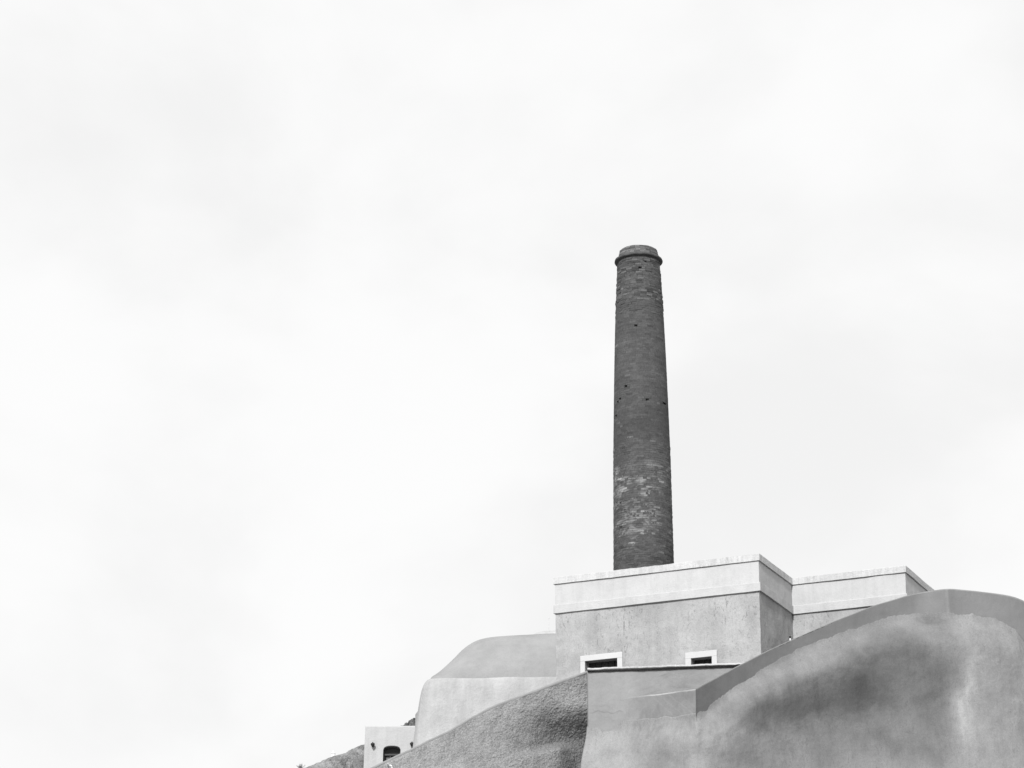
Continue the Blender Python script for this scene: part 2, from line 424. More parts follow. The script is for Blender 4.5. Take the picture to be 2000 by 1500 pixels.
holes = [(1222,753),(1219,757),(1216,764),(1214,772),(1209,778),(1205,785),(1201,791),(1259,780),(1294,787),(1299,789),(1202,812),(1201,836),(1201,857),(1201,918),(1205,982),(1210,981),(1216,978),(1215,1000),(1216,1007),(1213,1030),(1212,1036),(1219,1070),(1228,594),(1241,635),(1215,687),(1248,522),(1238,516),(1262,509),(1243,527),]
HA = np.array([surf(*h) for h in holes])
def hole_at(a, z):   # a: angle from the camera side, positive to the right
    r = shaft_r(z); d = ((a - HA[:, 0]) * r / .085) ** 2 + ((z - HA[:, 1]) / .035) ** 2
    return float(np.exp(-d.min()))
# mortar core, sunk behind the open joints
na = 120
zz = np.linspace(ZBASE - .3, ZTOP + .02, 2 * ncr)
AA, ZZ = np.meshgrid(np.linspace(0, 2*math.pi, na, endpoint=False), zz)
aa = (AA + math.pi) % (2 * math.pi) - math.pi
RR = shaft_r(ZZ) - .0025
dmin = np.full(ZZ.shape, 9.)
for ha, hz in HA: dmin = np.minimum(dmin, ((aa - ha) * RR / .10) ** 2 + ((ZZ - hz) / .045) ** 2)
RR = RR - .10 * np.exp(-dmin)
G = np.stack([RR * np.sin(AA), -RR * np.cos(AA), ZZ - ZBASE], -1)
grid('mortar_core', G, M['mortar'], ch, close=True)
# bricks: courses all round; the largest-showing ones near the top are single objects
bv, bf, bt, bl = [], [], [], []
single = []
for c in range(ncr):
    z0 = ZBASE + c * CH; zm = z0 + CH / 2; r = float(shaft_r(zm)); py = proj(np.array([CX, CY - r, zm]))[1]
    nb = max(8, int(round(2 * math.pi * r / .215))); st = random.random()
    header = (c % 5 == 2)
    if header: nb = int(nb * 1.8)
    top = py < 585
    amp = .008 if py < 610 else (.0010 if py < 860 else .004)
    jt = .010 if py < 600 else .006
    py_c = py
    for k in range(nb):
        py = py_c
        a0 = 2 * math.pi * (k + (st if True else 0)) / nb; a1 = a0 + 2 * math.pi / nb
        am = ((a0 + a1) / 2 + math.pi) % (2 * math.pi) - math.pi
        hf = hole_at(am, zm)
        if hf > .5:
            r_ = float(shaft_r(zm)); ih = int(np.argmin((am - HA[:, 0]) ** 2 * r_ * r_ + (zm - HA[:, 1]) ** 2))
            cut = (a1 - a0) * random.uniform(.45, .62)
            if am > HA[ih, 0]: a0 += cut
            else: a1 -= cut
            am = ((a0 + a1) / 2 + math.pi) % (2 * math.pi) - math.pi
        py = py + 22 * float(vnoise(np.array([math.sin(am) * 2.2, zm * 1.2, 5.0]), 1.0, 3))
        off = random.gauss(0, amp); t = max(.6, random.gauss(1, .11))
        if random.random() < (.03 if (top or py > 870) else .008): t *= 1.7
        if random.random() < (.10 if top else .006): off -= .045
        if top and abs(am) < 1.35 and hf < .5 and not header and len(single) < 215 and c > ncr - 24:
            single.append((am, z0, r + off, 2 * math.pi * r / nb - jt)); continue
        g = jt / r / 2; o = len(bv); zt = z0 + CH - (.010 if py < 600 else (.005 if py < 860 else .008))
        for (zq) in (z0, zt):
            for (aq, rq) in ((a0 + g, r + off), ((a0 + a1) / 2, r + off + .001), (a1 - g, r + off), (a1 - g, r - .09), (a0 + g, r - .09)):
                bv.append((rq * math.sin(aq), -rq * math.cos(aq), zq - ZBASE + random.gauss(0, .0015)))
        bf += [(o,o+1,o+6,o+5),(o+1,o+2,o+7,o+6),(o+2,o+3,o+8,o+7),(o+4,o,o+5,o+9),(o+5,o+6,o+7,o+8,o+9),(o+4,o+3,o+2,o+1,o)]
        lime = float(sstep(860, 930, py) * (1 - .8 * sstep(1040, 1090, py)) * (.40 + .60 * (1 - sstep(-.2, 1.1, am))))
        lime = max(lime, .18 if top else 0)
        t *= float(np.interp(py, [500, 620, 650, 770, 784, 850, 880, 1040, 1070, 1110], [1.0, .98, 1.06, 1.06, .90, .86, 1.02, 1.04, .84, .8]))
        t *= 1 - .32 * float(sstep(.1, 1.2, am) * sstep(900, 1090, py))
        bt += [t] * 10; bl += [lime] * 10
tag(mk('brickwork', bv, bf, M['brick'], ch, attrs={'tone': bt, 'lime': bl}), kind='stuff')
def brick_mesh(w, h, mat, d=.11):
    o = MB().box(-w/2, w/2, 0, d, 0, h).build('brick', mat); me = o.data; bpy.data.objects.remove(o); return me
cache = {}
def lay_brick(am, z0, r, w, h, parent, mat):
    w = round(w, 2); key = (w, h, mat.name)
    if key not in cache: cache[key] = brick_mesh(w, h, mat)
    b = bpy.data.objects.new('brick', cache[key]); col.objects.link(b); b.parent = parent
    b.location = (r * math.sin(am), -r * math.cos(am), z0 - ZBASE); b.rotation_euler = (random.gauss(0, .01), random.gauss(0, .008), am + random.gauss(0, .012))
for s in single: lay_brick(s[0], s[1], s[2], s[3], CH - .010, ch, M['brick1'])
# ring moulding and cap
def zr_(y): return axis_z(y) - ZBASE
k = pxm(505)
ringp = [(38.0, 513.4), (41.5, 513.4), (46.1, 513.4), (46.8, 512.4), (46.9, 511.2), (46.2, 509.4), (43.5, 507.4), (40.5, 506), (36, 505.5)]
n_ = 96; V = []
for r, y in ringp:
    for q in range(n_):
        a = 2*math.pi*q/n_; V.append((r/k*math.sin(a), -r/k*math.cos(a), zr_(y)))
V = np.array(V); V += np.stack([fbm(V + [CX, CY, 0], 4, 4, 3 + q) for q in range(3)], -1) * .010
mk('ring_moulding', V, grid_faces(len(ringp), n_, 0, False, True), M['ring'], ch, True)
capp = [(39.6, 505.8), (38.6, 500), (36.9, 494), (35.7, 491.3), (29, 491.3), (28, 497), (27.5, 530)]
V = np.array([(r/k*math.sin(2*math.pi*q/n_), -r/k*math.cos(2*math.pi*q/n_), zr_(y)) for r, y in capp for q in range(n_)])
V[:, :2] *= .985; V += np.stack([fbm(V + [CX, CY, 0], 5, 4, 13 + q) for q in range(3)], -1) * .006
mk('cap', V, grid_faces(len(capp), n_, 0, False, True), M['mortar'], ch, True)
zc0, zc1 = zr_(505.5) + ZBASE, zr_(491.3) + ZBASE
nco = 4; hh = (zc1 - zc0) / nco; cbv, cbf, cbt = [], [], []
for c in range(nco):
    z0 = zc0 + c * hh; r = np.interp(z0 + hh/2, [zc0, zc1], [39.7/k, 36.2/k]); nb = 24; s = random.random()
    for q in range(nb):
        am = 2*math.pi*(q + s)/nb; am = (am + math.pi) % (2*math.pi) - math.pi
        if c == nco - 1 and random.random() < .22: continue
        w = 2*math.pi*r/nb - .012; rr = r + random.gauss(0, .006)
        if abs(am) < 1.6: lay_brick(am, z0, rr, w, round(hh - .012, 3), ch, M['brick2'])
        else:
            o = len(cbv); b = MB().box(-w/2, w/2, 0, .11, 0, hh - .012)
            R = Matrix.Translation((rr*math.sin(am), -rr*math.cos(am), z0 - ZBASE)) @ Matrix.Rotation(am, 4, 'Z')
            cbv += [tuple(R @ Vector(v)) for v in b.V]; cbf += [tuple(i + o for i in f_) for f_ in b.F]; cbt += [random.gauss(1, .12)] * 8
tag(mk('cap_brickwork', cbv, cbf, M['brick'], ch, attrs={'tone': cbt, 'lime': [0.1] * len(cbt)}), kind='stuff')

# ------------------------------------------------------------------ vaulted house
VY = 84.5
vl = at(833, 1325.5, VY); vr = at(1079, 1321, VY - .25)
vh = empty('vaulted_house', (float(vl[0]), VY, 12.0))
tag(vh, 'pale plaster house with a smooth rounded vault roof beside the flat-roofed building', 'house')
VW, VD = 6.6, 6.0
ztop = float(vl[2]); slope = float((vr[2] - vl[2]) / (vr[0] - vl[0]))
# battered walls, lofted round a rounded plan outline
pl = []
rc = .35
for t in np.linspace(0, 1, 50): pl.append((VW + (rc - VW) * t, 0, 0, -1))
for t in np.linspace(0, 1, 10)[1:]:
    a = math.pi/2 * t; pl.append((rc - rc*math.sin(a), rc - rc*math.cos(a), -math.sin(a), -math.cos(a)))
for t in np.linspace(0, 1, 20)[1:]: pl.append((0, rc + (VD - rc) * t, -1, 0))
for t in np.linspace(0, 1, 12)[1:]: pl.append((VW * t, VD, 0, 1))
pl = np.array(pl)
hs = np.concatenate([[-1, 0, .02, .05, .1, .18], np.linspace(.3, 8, 40)])
rows = []
for h in hs:
    head = h < 0; h = max(0, h)
    fl = -.4 if head else .13 * (1 - np.exp(-h / .16)) + .155 * h * (1 - .25 * sstep(0, 4, h))
    fx = fl * np.where(pl[:, 2] < 0, 1, .55)
    x = pl[:, 0] + pl[:, 2] * fx; y = pl[:, 1] + pl[:, 3] * fl * .55 - pl[:, 0] * .06
    rows.append(np.stack([x, y, ztop + slope * np.clip(pl[:, 0], 0, 5) - h - 12 + 0 * x], -1))
G = np.array(rows); G += np.stack([fbm(toworld(vh, G), .9, 4, 41 + q) for q in range(3)], -1) * .018
grid('wall', G, M['vwall'], vh)
def vault(name, sil, Y0, x0, x1, depth, mat, root, zbase, gpow=.75, rc=0.0):
    """vault over a long plan; its ridge height follows the end profile seen from below"""
    sx = at(np.array([s[0] for s in sil]), np.array([s[1] for s in sil]), Y0)
    xs_ = np.linspace(x0, x1, 110); vs_ = np.linspace(0, 1, 56)
    g = np.sin(np.pi * vs_) ** gpow
    need = np.interp(xs_, sx[:, 0], sx[:, 2])
    G = np.zeros((56, 110, 3))
    for i, x in enumerate(xs_):
        zb = zbase(x); m = max(0.0, need[i] - zb)
        tan = (need[i] - EYE) / Y0; lo, hi = 0.0, 12.0
        for _ in range(40):
            md = (lo + hi) / 2
            if (md * g - tan * depth * vs_).max() < m: lo = md
            else: hi = md
        G[:, i, 0] = x; G[:, i, 1] = Y0 + depth * vs_; G[:, i, 2] = zb + hi * g if m > 0.004 else zb + .3 * m * g
    G[:, 0, 2] = zbase(xs_[0]) - .02
    for _ in range(2):
        G[:, 1:-1, 2] = (G[:, :-2, 2] + 2 * G[:, 1:-1, 2] + G[:, 2:, 2]) / 4
    if rc:
        xr = np.clip(rc - (G[..., 0] - x0), 0, rc); cut_ = rc - np.sqrt(rc * rc - xr * xr)
        G[..., 1] = G[..., 1] + cut_ * (1 - 2 * (G[..., 1] - Y0) / depth)
    G = local(root, G); G[..., 1] -= (G[..., 0]) * .06
    G += np.stack([fbm(toworld(root, G), .8, 4, 51 + q) for q in range(3)], -1) * .015
    return grid(name, G, mat, root)
sil = [(829, 1327), (833, 1322.5), (845, 1320), (852, 1315), (860, 1309), (870, 1299.5), (885, 1285.5), (895, 1276), (905, 1267), (915, 1260), (925, 1254.5), (937, 1250), (952, 1246.6), (980, 1244), (1010, 1242.8), (1040, 1241.6), (1081, 1241), (1400, 1238)]
vx0 = float(vl[0])
vault('vault_roof', sil, VY + .03, vx0 + .01, vx0 + VW, VD - .06, M['vault'], vh, lambda x: ztop + slope * min(5, x - vx0) - .015, rc=.36)
sil2 = [(1030, 1300), (1037, 1246), (1046, 1239.6), (1056, 1237.4), (1068, 1236), (1085, 1235.5), (1400, 1234)]
x2 = float(at(1031, 1300, 92)[0])
vault('rear_vault', sil2, 92, x2, x2 + 4, 5, M['vwall'], vh, lambda x: float(at(1040, 1300, 92)[2]))
am0 = at(1072, 1237, 93.5); am1 = at(1072, 1208, 93.5)
an = empty('antenna', (float(am0[0]), 93.5, float(am0[2]) - .3)); tag(an, 'thin upright antenna rod on the vault roof close to the flat-roofed building', 'antenna')
hA = float(am1[2] - am0[2]) + .3
MB().tube([(0, 0, 0), (0, 0, hA)], .008, 6).build('rod', M['pale'], an)
MB().lathe([(0, 0), (.03, 0), (.03, .34), (.012, .36), (0, .36)], 10).build('mount', M['pale'], an)
MB().lathe([(0, hA - .01), (.02, hA - .005), (.02, hA + .02), (0, hA + .025)], 8).build('tip', M['pale'], an)

# ------------------------------------------------------------------ little cubic house with arched window
QY = 98.0
q0 = at(713.5, 1417, QY); q1 = at(840, 1417, QY); qk = FPX / float(QY * CS + (q0[2] - EYE) * SN)
qh = empty('cubic_house', (float(q0[0]), QY, float(q0[2]) - 6.4))
tag(qh, 'small white cubic house with an arched window and two wall lamps', 'house')
QW = float(q1[0] - q0[0]); QH = 6.4
def qx(px): return (px - 713.5) / qk
def qz(py): return float(at(760, py, QY)[2]) - (float(q0[2]) - QH)
ax0, ax1 = qx(750), qx(783.5); az = qz(1464); ah = qz(1456.3) - az; sill = az - 1.0
xs_ = sorted(set(list(np.linspace(0, QW, 26)) + list(np.linspace(ax0, ax1, 21))))
def arch(x): t = (2 * (x - ax0) / (ax1 - ax0) - 1); return az + ah * math.sqrt(max(0, 1 - abs(t) ** 2.6))
def qp(x, y, z):
    zz_ = z; dz = max(0, QH - z)
    px_ = x - .022 * dz * (1 - x / QW); top = .03 * fbm(np.array([x + 3, 1.0, y]), 2.2, 3, 5)
    return (px_, y - .01 * dz, zz_ + (float(top) if z > QH - .01 else 0))
V, F = [], []
def quad(a, b, c, d):
    o = len(V); V.extend([a, b, c, d]); F.append((o, o+1, o+2, o+3))
for x0, x1 in zip(xs_[:-1], xs_[1:]):
    inside = ax0 - 1e-6 <= x0 and x1 <= ax1 + 1e-6
    a0, a1 = (arch(x0), arch(x1)) if inside else (0, 0)
    quad(qp(x0, 0, a0), qp(x1, 0, a1), qp(x1, 0, QH - .05), qp(x0, 0, QH - .05))
    quad(qp(x0, 0, QH - .05), qp(x1, 0, QH - .05), qp(x1, .02, QH - .012), qp(x0, .02, QH - .012))
    quad(qp(x0, .02, QH - .012), qp(x1, .02, QH - .012), qp(x1, .06, QH), qp(x0, .06, QH))
    quad(qp(x0, .06, QH), qp(x1, .06, QH), qp(x1, 3, QH), qp(x0, 3, QH))
    if inside:
        quad(qp(x0, 0, 0), qp(x1, 0, 0), qp(x1, 0, sill), qp(x0, 0, sill))
        quad(qp(x0, 0, a0), qp(x0, .3, a0), qp(x1, .3, a1), qp(x1, 0, a1))
quad(qp(ax0, 0, sill), qp(ax0, .3, sill), qp(ax0, .3, az), qp(ax0, 0, az)); quad(qp(ax1, .3, sill), qp(ax1, 0, sill), qp(ax1, 0, az), qp(ax1, .3, az))
quad(qp(ax0, 0, sill), qp(ax1, 0, sill), qp(ax1, .3, sill), qp(ax0, .3, sill))
quad(qp(0, 3, 0), qp(0, 0, 0), qp(0, 0, QH - .012), qp(0, 3, QH - .012)); quad(qp(QW, 0, 0), qp(QW, 3, 0), qp(QW, 3, QH), qp(QW, 0, QH))
quad(qp(QW, 3, 0), qp(0, 3, 0), qp(0, 3, QH), qp(QW, 3, QH))
mk('wall', V, F, M['cube'], qh)
wq = empty('window', (0, 0, 0)); wq.parent = qh
acx = (ax0 + ax1) / 2
op = [(ax0 - .02, sill)] + [(x, arch(x)) for x in np.linspace(ax0, ax1, 21)] + [(ax1 + .02, sill)]
mk('pane', [(x, .27, z) for x, z in op], [tuple(range(len(op)))[::-1]], M['glass'], wq)
fr = MB(); pts_o = [(x, arch(x)) for x in np.linspace(ax0, ax1, 21)]
V2 = []; 
for x, z in pts_o: V2 += [(x, .2, z + .005), (acx + (x - acx) * .86, .2, az + (z - az) * .8 - .03), (acx + (x - acx) * .86, .27, az + (z - az) * .8 - .03)]
F2 = []
for i in range(20):
    b = i * 3; F2 += [(b, b+3, b+4, b+1), (b+1, b+4, b+5, b+2)]
fr.add(V2, F2); hw = (ax1 - ax0) / 2
fr.box(ax0, ax0 + hw * .14, .2, .27, sill, az); fr.box(ax1 - hw * .14, ax1, .2, .27, sill, az)
fr.build('frame', M['timber'], wq)
MB().box(ax0, ax1, .16, .265, az - .19, az - .13).build('transom', M['timber'], wq)
MB().box(acx - .10, acx - .05, .20, .265, sill, az - .19).build('mullion', M['timber'], wq)
cl = MB(); cl.add([(acx - .22 + .03 * k, .255 - .018 * (k % 2), z) for z in (sill, az - .21) for k in range(6)], grid_faces(2, 6)); cl.build('curtain', M['leaf'], wq)
def wall_lamp(px, py, label):
    p = at(px, py, QY - .13)
    e = empty('wall_lamp', tuple(float(v) for v in p)); tag(e, label, 'lamp', 'wall lamps on the cubic house')
    MB().lathe([(0, -.095), (.028, -.088), (.05, -.05), (.074, 0), (.076, .035), (.066, .055), (.0, .06)], 16).build('shade', M['dark'], e, True)
    MB().lathe([(0, .055), (.022, .06), (.022, .085), (.012, .10), (0, .102)], 12).build('collar', M['dark'], e, True)
    MB().tube([(0, 0, .09), (.0, .05, .105), (0, .10, .07), (0, .14, .02)], .012, 8).build('bracket', M['dark'], e, True)
    MB().box(-.03, .03, .105, .135, -.05, .05).build('wall_plate', M['dark'], e)
wall_lamp(728, 1454.5, 'dark lamp on the cubic house wall, on the arched window side facing the open slope')
wall_lamp(804.5, 1453.5, 'dark lamp on the cubic house wall, between arched window and vaulted house')
# plain wall stub between hill and vaulted house
s0 = at(811, 1394, 92.0); s1 = at(820, 1384, 92.0)
sb = MB(); w_ = float(s1[0] - s0[0])
V = [(0, 0, -8), (3, 0, -8), (3, 0, .2), (w_, 0, float(s1[2] - s0[2])), (0, 0, 0)]
V = V + [(x, .6, z) for x, y, z in V]
so_ = mk('low_wall', V, [(0,1,2,3,4), (9,8,7,6,5), (0,4,9,5), (4,3,8,9), (3,2,7,8), (1,6,7,2)], M['vault'])
so_.location = tuple(float(v) for v in s0); tag(bevel(so_, .04, 3), 'narrow grey wall end showing between the rocky slope and the vaulted house', 'wall')

# ------------------------------------------------------------------ rough stucco wall stepping down the slope
tr = np.array([(560, 1574, 73.2), (640, 1537, 73.5), (720, 1500, 73.9), (815, 1455.5, 74.3), (880, 1424, 74.6), (920, 1400, 74.8), (960, 1379, 74.95), (1000, 1363, 75.1), (1045, 1347, 75.25), (1081, 1333.5, 75.4), (1110, 1322.5, 75.5), (1135, 1313, 75.6), (1155, 1306, 75.65)])
pxs = np.linspace(560, 1155, 620); 
tyy = np.interp(pxs, tr[:, 0], tr[:, 1]); tY = np.interp(pxs, tr[:, 0], tr[:, 2])
def smooth1(a, k, it=3):
    a = a.copy()
    for _ in range(it):
        b = np.pad(a, k, mode='reflect', reflect_type='odd'); a = np.convolve(b, np.ones(2*k+1)/(2*k+1), 'valid')
    return a
tyy = smooth1(tyy, 6); top = at(pxs, tyy, tY)
hs = np.concatenate([np.arange(.085, 2.9, .0145), np.linspace(2.9, 11, 50)])
H, PX = np.meshgrid(hs, pxs, indexing='ij')
G = np.repeat(top[None], len(hs), 0).copy(); G[..., 2] -= H
_, PYY = proj(G)
s_ = sstep(985, 1125, PX)
ymid = 1436 + 24 * sstep(1130, 1000, PX)                    # where the hollow turns out again
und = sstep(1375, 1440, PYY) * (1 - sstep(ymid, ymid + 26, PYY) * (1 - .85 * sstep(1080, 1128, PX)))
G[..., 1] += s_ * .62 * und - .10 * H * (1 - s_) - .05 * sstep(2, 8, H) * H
G[..., 1] += .06 * sstep(1090, 1147, PX) * sstep(1380, 1470, PYY)
amp = sstep(.085, .16, H) * (.35 + .65 * sstep(900, 1100, PX))
lump = np.clip(fbm(G, 28, 2, 61, .6), -1.2, 1.2) * .015 + fbm(G, 8, 3, 62, .6) * .006 + fbm(G, .9, 3, 63) * .05
G[..., 1] += amp * lump; G[..., 2] += amp * fbm(G, 13, 2, 65) * .01
st = 1.05 + .16 * sstep(1050, 760, PX) + .10 * vnoise(G, 1.1, 9) - .34 * s_ * und - .14 * np.clip(fbm(G, 20, 2, 70), 0, 1) * (.4 + .6 * s_)  # shade of the hollow painted into the stucco; left end toned lighter
rw = empty('stucco_wall', tuple(float(v) for v in (top[200][0], top[200][1], 9.0)))
tag(rw, 'rough grey stucco wall sloping down in front of the vaulted house', 'wall')
grid('face', local(rw, G), M['rough'], rw, attrs={'stain_shading': st})
R = []
for (dy, dz) in ((.0, -.10), (-.006, -.085), (-.010, -.06), (-.006, -.03), (.012, -.01), (.04, 0), (.35, 0), (1.0, -.1), (1.3, -6)):
    q = top.copy(); q[:, 1] += dy; q[:, 2] += dz; R.append(q)
R = np.array(R); R[1:7] += np.stack([fbm(R[1:7], 3, 4, 81 + q, .6) for q in range(3)], -1) * .010
grid('rim', local(rw, R), M['rim'], rw, flip=True)

# ------------------------------------------------------------------ smooth retaining wall: terrace wall, ledge slab, parapet, bulging face
root = empty('retaining_wall', (5.0, 73.0, 8.0))
tag(root, 'big smooth grey plaster retaining wall with curved parapet bulging out below the building', 'wall')
def tY_(px): return 75.35 - (px - 1147) / 303 * .72
tz = lambda px: np.interp(px, [1147, 1450, 1520], [1309.5, 1299.0, 1296.6])
px_ = np.linspace(1147, 1462, 380)
tp = at(px_, tz(px_), tY_(px_)); hs = np.concatenate([[0, .02, .058, .064], np.arange(.08, 2.2, .012), np.linspace(2.25, 5, 30)])
G = np.repeat(tp[None], len(hs), 0).copy(); G[..., 2] -= hs[:, None]
G[..., 1] += fbm(G, .9, 4, 91, .55) * .012 + fbm(G, 5, 3, 92) * .0035
side = G[:, :1].copy(); wrap = np.concatenate([side + [0, 3.0, 0], side + [0, .4, 0], side + [.0, .03, 0], side + [.012, .004, 0]], 1)
G[:, 0, 0] += .03
tx, ty = proj(G); tst = 1 + .05 * fbm(G, 1.2, 4, 211)
def line(fy, x0, x1, w, a):
    return -a * np.exp(-((ty - fy(tx)) / w) ** 2) * sstep(x0, x0 + 8, tx) * (1 - sstep(x1 - 12, x1, tx))
tst += line(lambda x: 1393.5 - 4 * np.abs(np.sin((x - 1150) / 13.5)) + 1.2 * np.sin(x * .3), 1150, 1222, 1.1, .22)
tst += line(lambda x: 1380.5 - 10 * ((x - 1150) / 100) + 1.5 * np.sin(x * .21), 1150, 1190, 1.2, .08)
for (cx, cy, rx, ry, a) in [(1297, 1318, 9, 2.2, -.22), (1302, 1322, 4, 2, -.2), (1246, 1329, 7, 2, .1), (1262, 1345, 12, 2, -.1), (1290, 1339, 3, 3, -.15), (1272, 1353, 16, 1.6, -.12)]:
    tst += a * np.exp(-((tx - cx) / rx) ** 2 - ((ty - cy + .3 * (tx - cx)) / ry) ** 2)
G[..., 1] += .13 * (1 - sstep(.058, .064, hs))[:, None]
grid('terrace_wall', local(root, np.concatenate([wrap, G], 1)), M['terrace'], root, flip=True, attrs={'stain_shading': np.concatenate([np.repeat(tst[:, :1], 4, 1), tst], 1)})
# ledge slab
sl_t = at(px_, tz(px_) - 3.3, tY_(px_)); rows = []
ov = .125 + .02 * fbm(sl_t, 2.5, 4, 95, .6)
for (dy, dz) in ((.3, -.052), (0, -.052), (0, -.03), (.006, -.008), (.03, 0), (.9, .0)):
    q = sl_t.copy(); q[:, 1] += np.where(dy >= .3, dy, dy - ov); q[:, 2] += dz + .008 * fbm(q, 6, 3, 96); rows.append(q)
grid('ledge_slab', local(root, np.array(rows)), M['slab'], root, smooth=False)
zt_ = float(tp[0][2]) - 1.2
tag(mk('terrace', [(-.4, 84, zt_), (tp[0][0] + .3, 77.6, zt_), (6.3, 76.4, zt_), (9.5, 79, zt_), (14, 80, zt_), (14, 92, zt_), (-.4, 92, zt_)], [tuple(range(7))], M['ground']), kind='structure')
# parapet
pt = np.array([(1358, 1345, 72.4), (1380, 1333, 72.78), (1420, 1312, 73.42), (1450, 1296.5, 73.88), (1490, 1274.5, 74.42), (1550, 1246.5, 75.1), (1620, 1216.5, 75.7), (1700, 1184.5, 76.2), (1770, 1162.5, 76.45), (1810, 1154, 76.53), (1850, 1148.6, 76.58), (1900, 1153, 76.72), (1950, 1158.5, 76.95), (1980, 1164, 77.12), (2000, 1171.5, 77.3), (2030, 1190, 77.65), (2080, 1232, 78.4)])
pb = np.array([(1225, 1408), (1260, 1405), (1310, 1401), (1357, 1394), (1358, 1393.5), (1375, 1385), (1400, 1367), (1450, 1333), (1490, 1307), (1530, 1283), (1570, 1263.5), (1620, 1244), (1660, 1231), (1700, 1217), (1740, 1206.5), (1780, 1200.5), (1850, 1197.5), (1900, 1200.5), (1940, 1208), (1965, 1217), (1985, 1231), (2000, 1250), (2030, 1285), (2080, 1340)])
def parapet(pa, name):
    top = pa; cd_ = np.minimum(np.linalg.norm(top[:, :2] - CORNER[:2], axis=1) * .6, 9)[:, None]; d = np.gradient(top[:, :2], axis=0); d /= np.linalg.norm(d, axis=1)[:, None]; nin = np.stack([-d[:, 1], d[:, 0]], -1)
    px, _ = proj(top); zb = at(px, np.interp(px, pb[:, 0], pb[:, 1]), top[:, 1])[:, 2]
    arc_ = np.concatenate([[0], np.cumsum(np.linalg.norm(np.diff(top[:, :2], axis=0), axis=1))]); dzs = np.clip(np.gradient(top[:, 2], arc_), 0, 2)
    rows = []
    NR = 34
    for f in list(np.linspace(1.12, .12, NR - 1)) + [.07]:
        q = top.copy(); q[:, 2] = top[:, 2] + (zb - top[:, 2]) * f; rows.append(q)
    for (i_, z_) in ((.0, -.03), (.007, -.012), (.03, 0), (.28, 0), (.3, -.02), (.3, -1.6)):
        q = top.copy(); q[:, :2] += nin * np.minimum(i_, cd_); q[:, 2] += z_ - np.maximum(np.minimum(i_, cd_[:, 0]) - .02, 0) * dzs * 1.15; rows.append(q)
    G = np.array(rows); G[:-1] += np.stack([fbm(G[:-1], 1.4, 4, 101 + q, .5) for q in range(3)], -1) * .010
    ppx, _ = proj(G); sta = np.interp(ppx + 1.5 * fbm(G, 2, 3, 7), [1358, 1440, 1500, 1600, 1700, 1785, 1806, 1846, 1851, 1856, 2080], [.72, .74, .82, .84, .80, .84, 1.04, 1.06, 1.22, .98, 1.0]) * (1 + .06 * fbm(G, .8, 3, 19))  # right-facing shade and a bright arris painted in, plus plaster tone patches
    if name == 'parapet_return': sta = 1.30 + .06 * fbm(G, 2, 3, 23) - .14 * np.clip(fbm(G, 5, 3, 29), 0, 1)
    if name == 'parapet_return':
        gx, gy_ = proj(G)
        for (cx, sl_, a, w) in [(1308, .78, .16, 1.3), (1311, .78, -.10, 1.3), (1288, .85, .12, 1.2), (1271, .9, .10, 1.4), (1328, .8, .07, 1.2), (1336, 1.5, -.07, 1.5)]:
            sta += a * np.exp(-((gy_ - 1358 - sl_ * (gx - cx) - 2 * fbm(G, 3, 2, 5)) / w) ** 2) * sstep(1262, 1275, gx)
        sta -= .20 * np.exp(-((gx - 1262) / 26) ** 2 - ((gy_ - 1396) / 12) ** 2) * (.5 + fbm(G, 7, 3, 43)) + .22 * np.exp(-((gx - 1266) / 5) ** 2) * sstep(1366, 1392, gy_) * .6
    sta[NR:NR+3] *= 1 + (.45 * sstep(1225, 1285, ppx[NR:NR+3]) if name == 'parapet_return' else .28) * (1 + .6 * fbm(G[NR:NR+3], 2, 4, 33))  # painted highlight on the top edge, together with its worn paler paint
    return grid(name, local(root, G), M['parapet'], root, attrs={'stain_shading': sta})
CORNER = at(1358, 1345, 72.4)
px = np.linspace(1358, 2078, 480)
yy = smooth1(np.interp(px, pt[:, 0], pt[:, 1]), 7); Yp = smooth1(np.interp(px, pt[:, 0], pt[:, 2]), 12)
# a faint arris where two plaster bays meet
Yp = Yp - .05 * np.exp(-np.abs(px - 1851) / 22.0)
PR_top = at(px, yy, Yp)
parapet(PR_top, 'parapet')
def yret(p):
    k = .28; d = (float(tY_(1245)) - 72.4) * (np.asarray(p, float) - 1245) / (1358 - 1245)
    return tY_(p) + .03 - k * np.log1p(np.exp(np.clip(d / k, -30, 30))) + (float(tY_(1245)) - tY_(1358) - .03) * sstep(1245, 1358, p)
pl_ = np.linspace(0, 1, 110); pxl = 1200 + (1358 - 1200) * pl_
Yl = yret(pxl); yl = np.interp(pxl, [1200, 1225, 1240, 1300, 1358], [1364.5, 1362, 1360.2, 1353.0, 1345])
PL_top = at(pxl, yl, Yl)
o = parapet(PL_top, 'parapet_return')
# lower bulging face
c_px = np.concatenate([np.linspace(1147, 1225, 70)[:-1], np.linspace(1225, 1358, 120)[:-1], px])
c_y = np.concatenate([np.interp(c_px[:69], [1147, 1180, 1225], [1420, 1413, 1408]), np.interp(c_px[69:69+119], pb[:, 0], pb[:, 1]), np.interp(px, pb[:, 0], pb[:, 1])])
c_Y = np.concatenate([yret(c_px[:69]), yret(c_px[69:69+119]), Yp])
c_j = -2.4 / 68 * fbm(np.stack([c_px * .07, 0 * c_px, 0 * c_px], -1), 1, 5, 111, .65) * sstep(1230, 1300, c_px) * sstep(4, 40, np.abs(c_px - 1358))
Ct = at(c_px, c_y, c_Y)
arc = np.concatenate([[0], np.cumsum(np.linalg.norm(np.diff(Ct[:, :2], axis=0), axis=1))])
Ct2 = Ct.copy(); Ct2[:, 0] = smooth1(Ct[:, 0], 2, 2); Ct2[:, 1] = smooth1(Ct[:, 1], 2, 2)
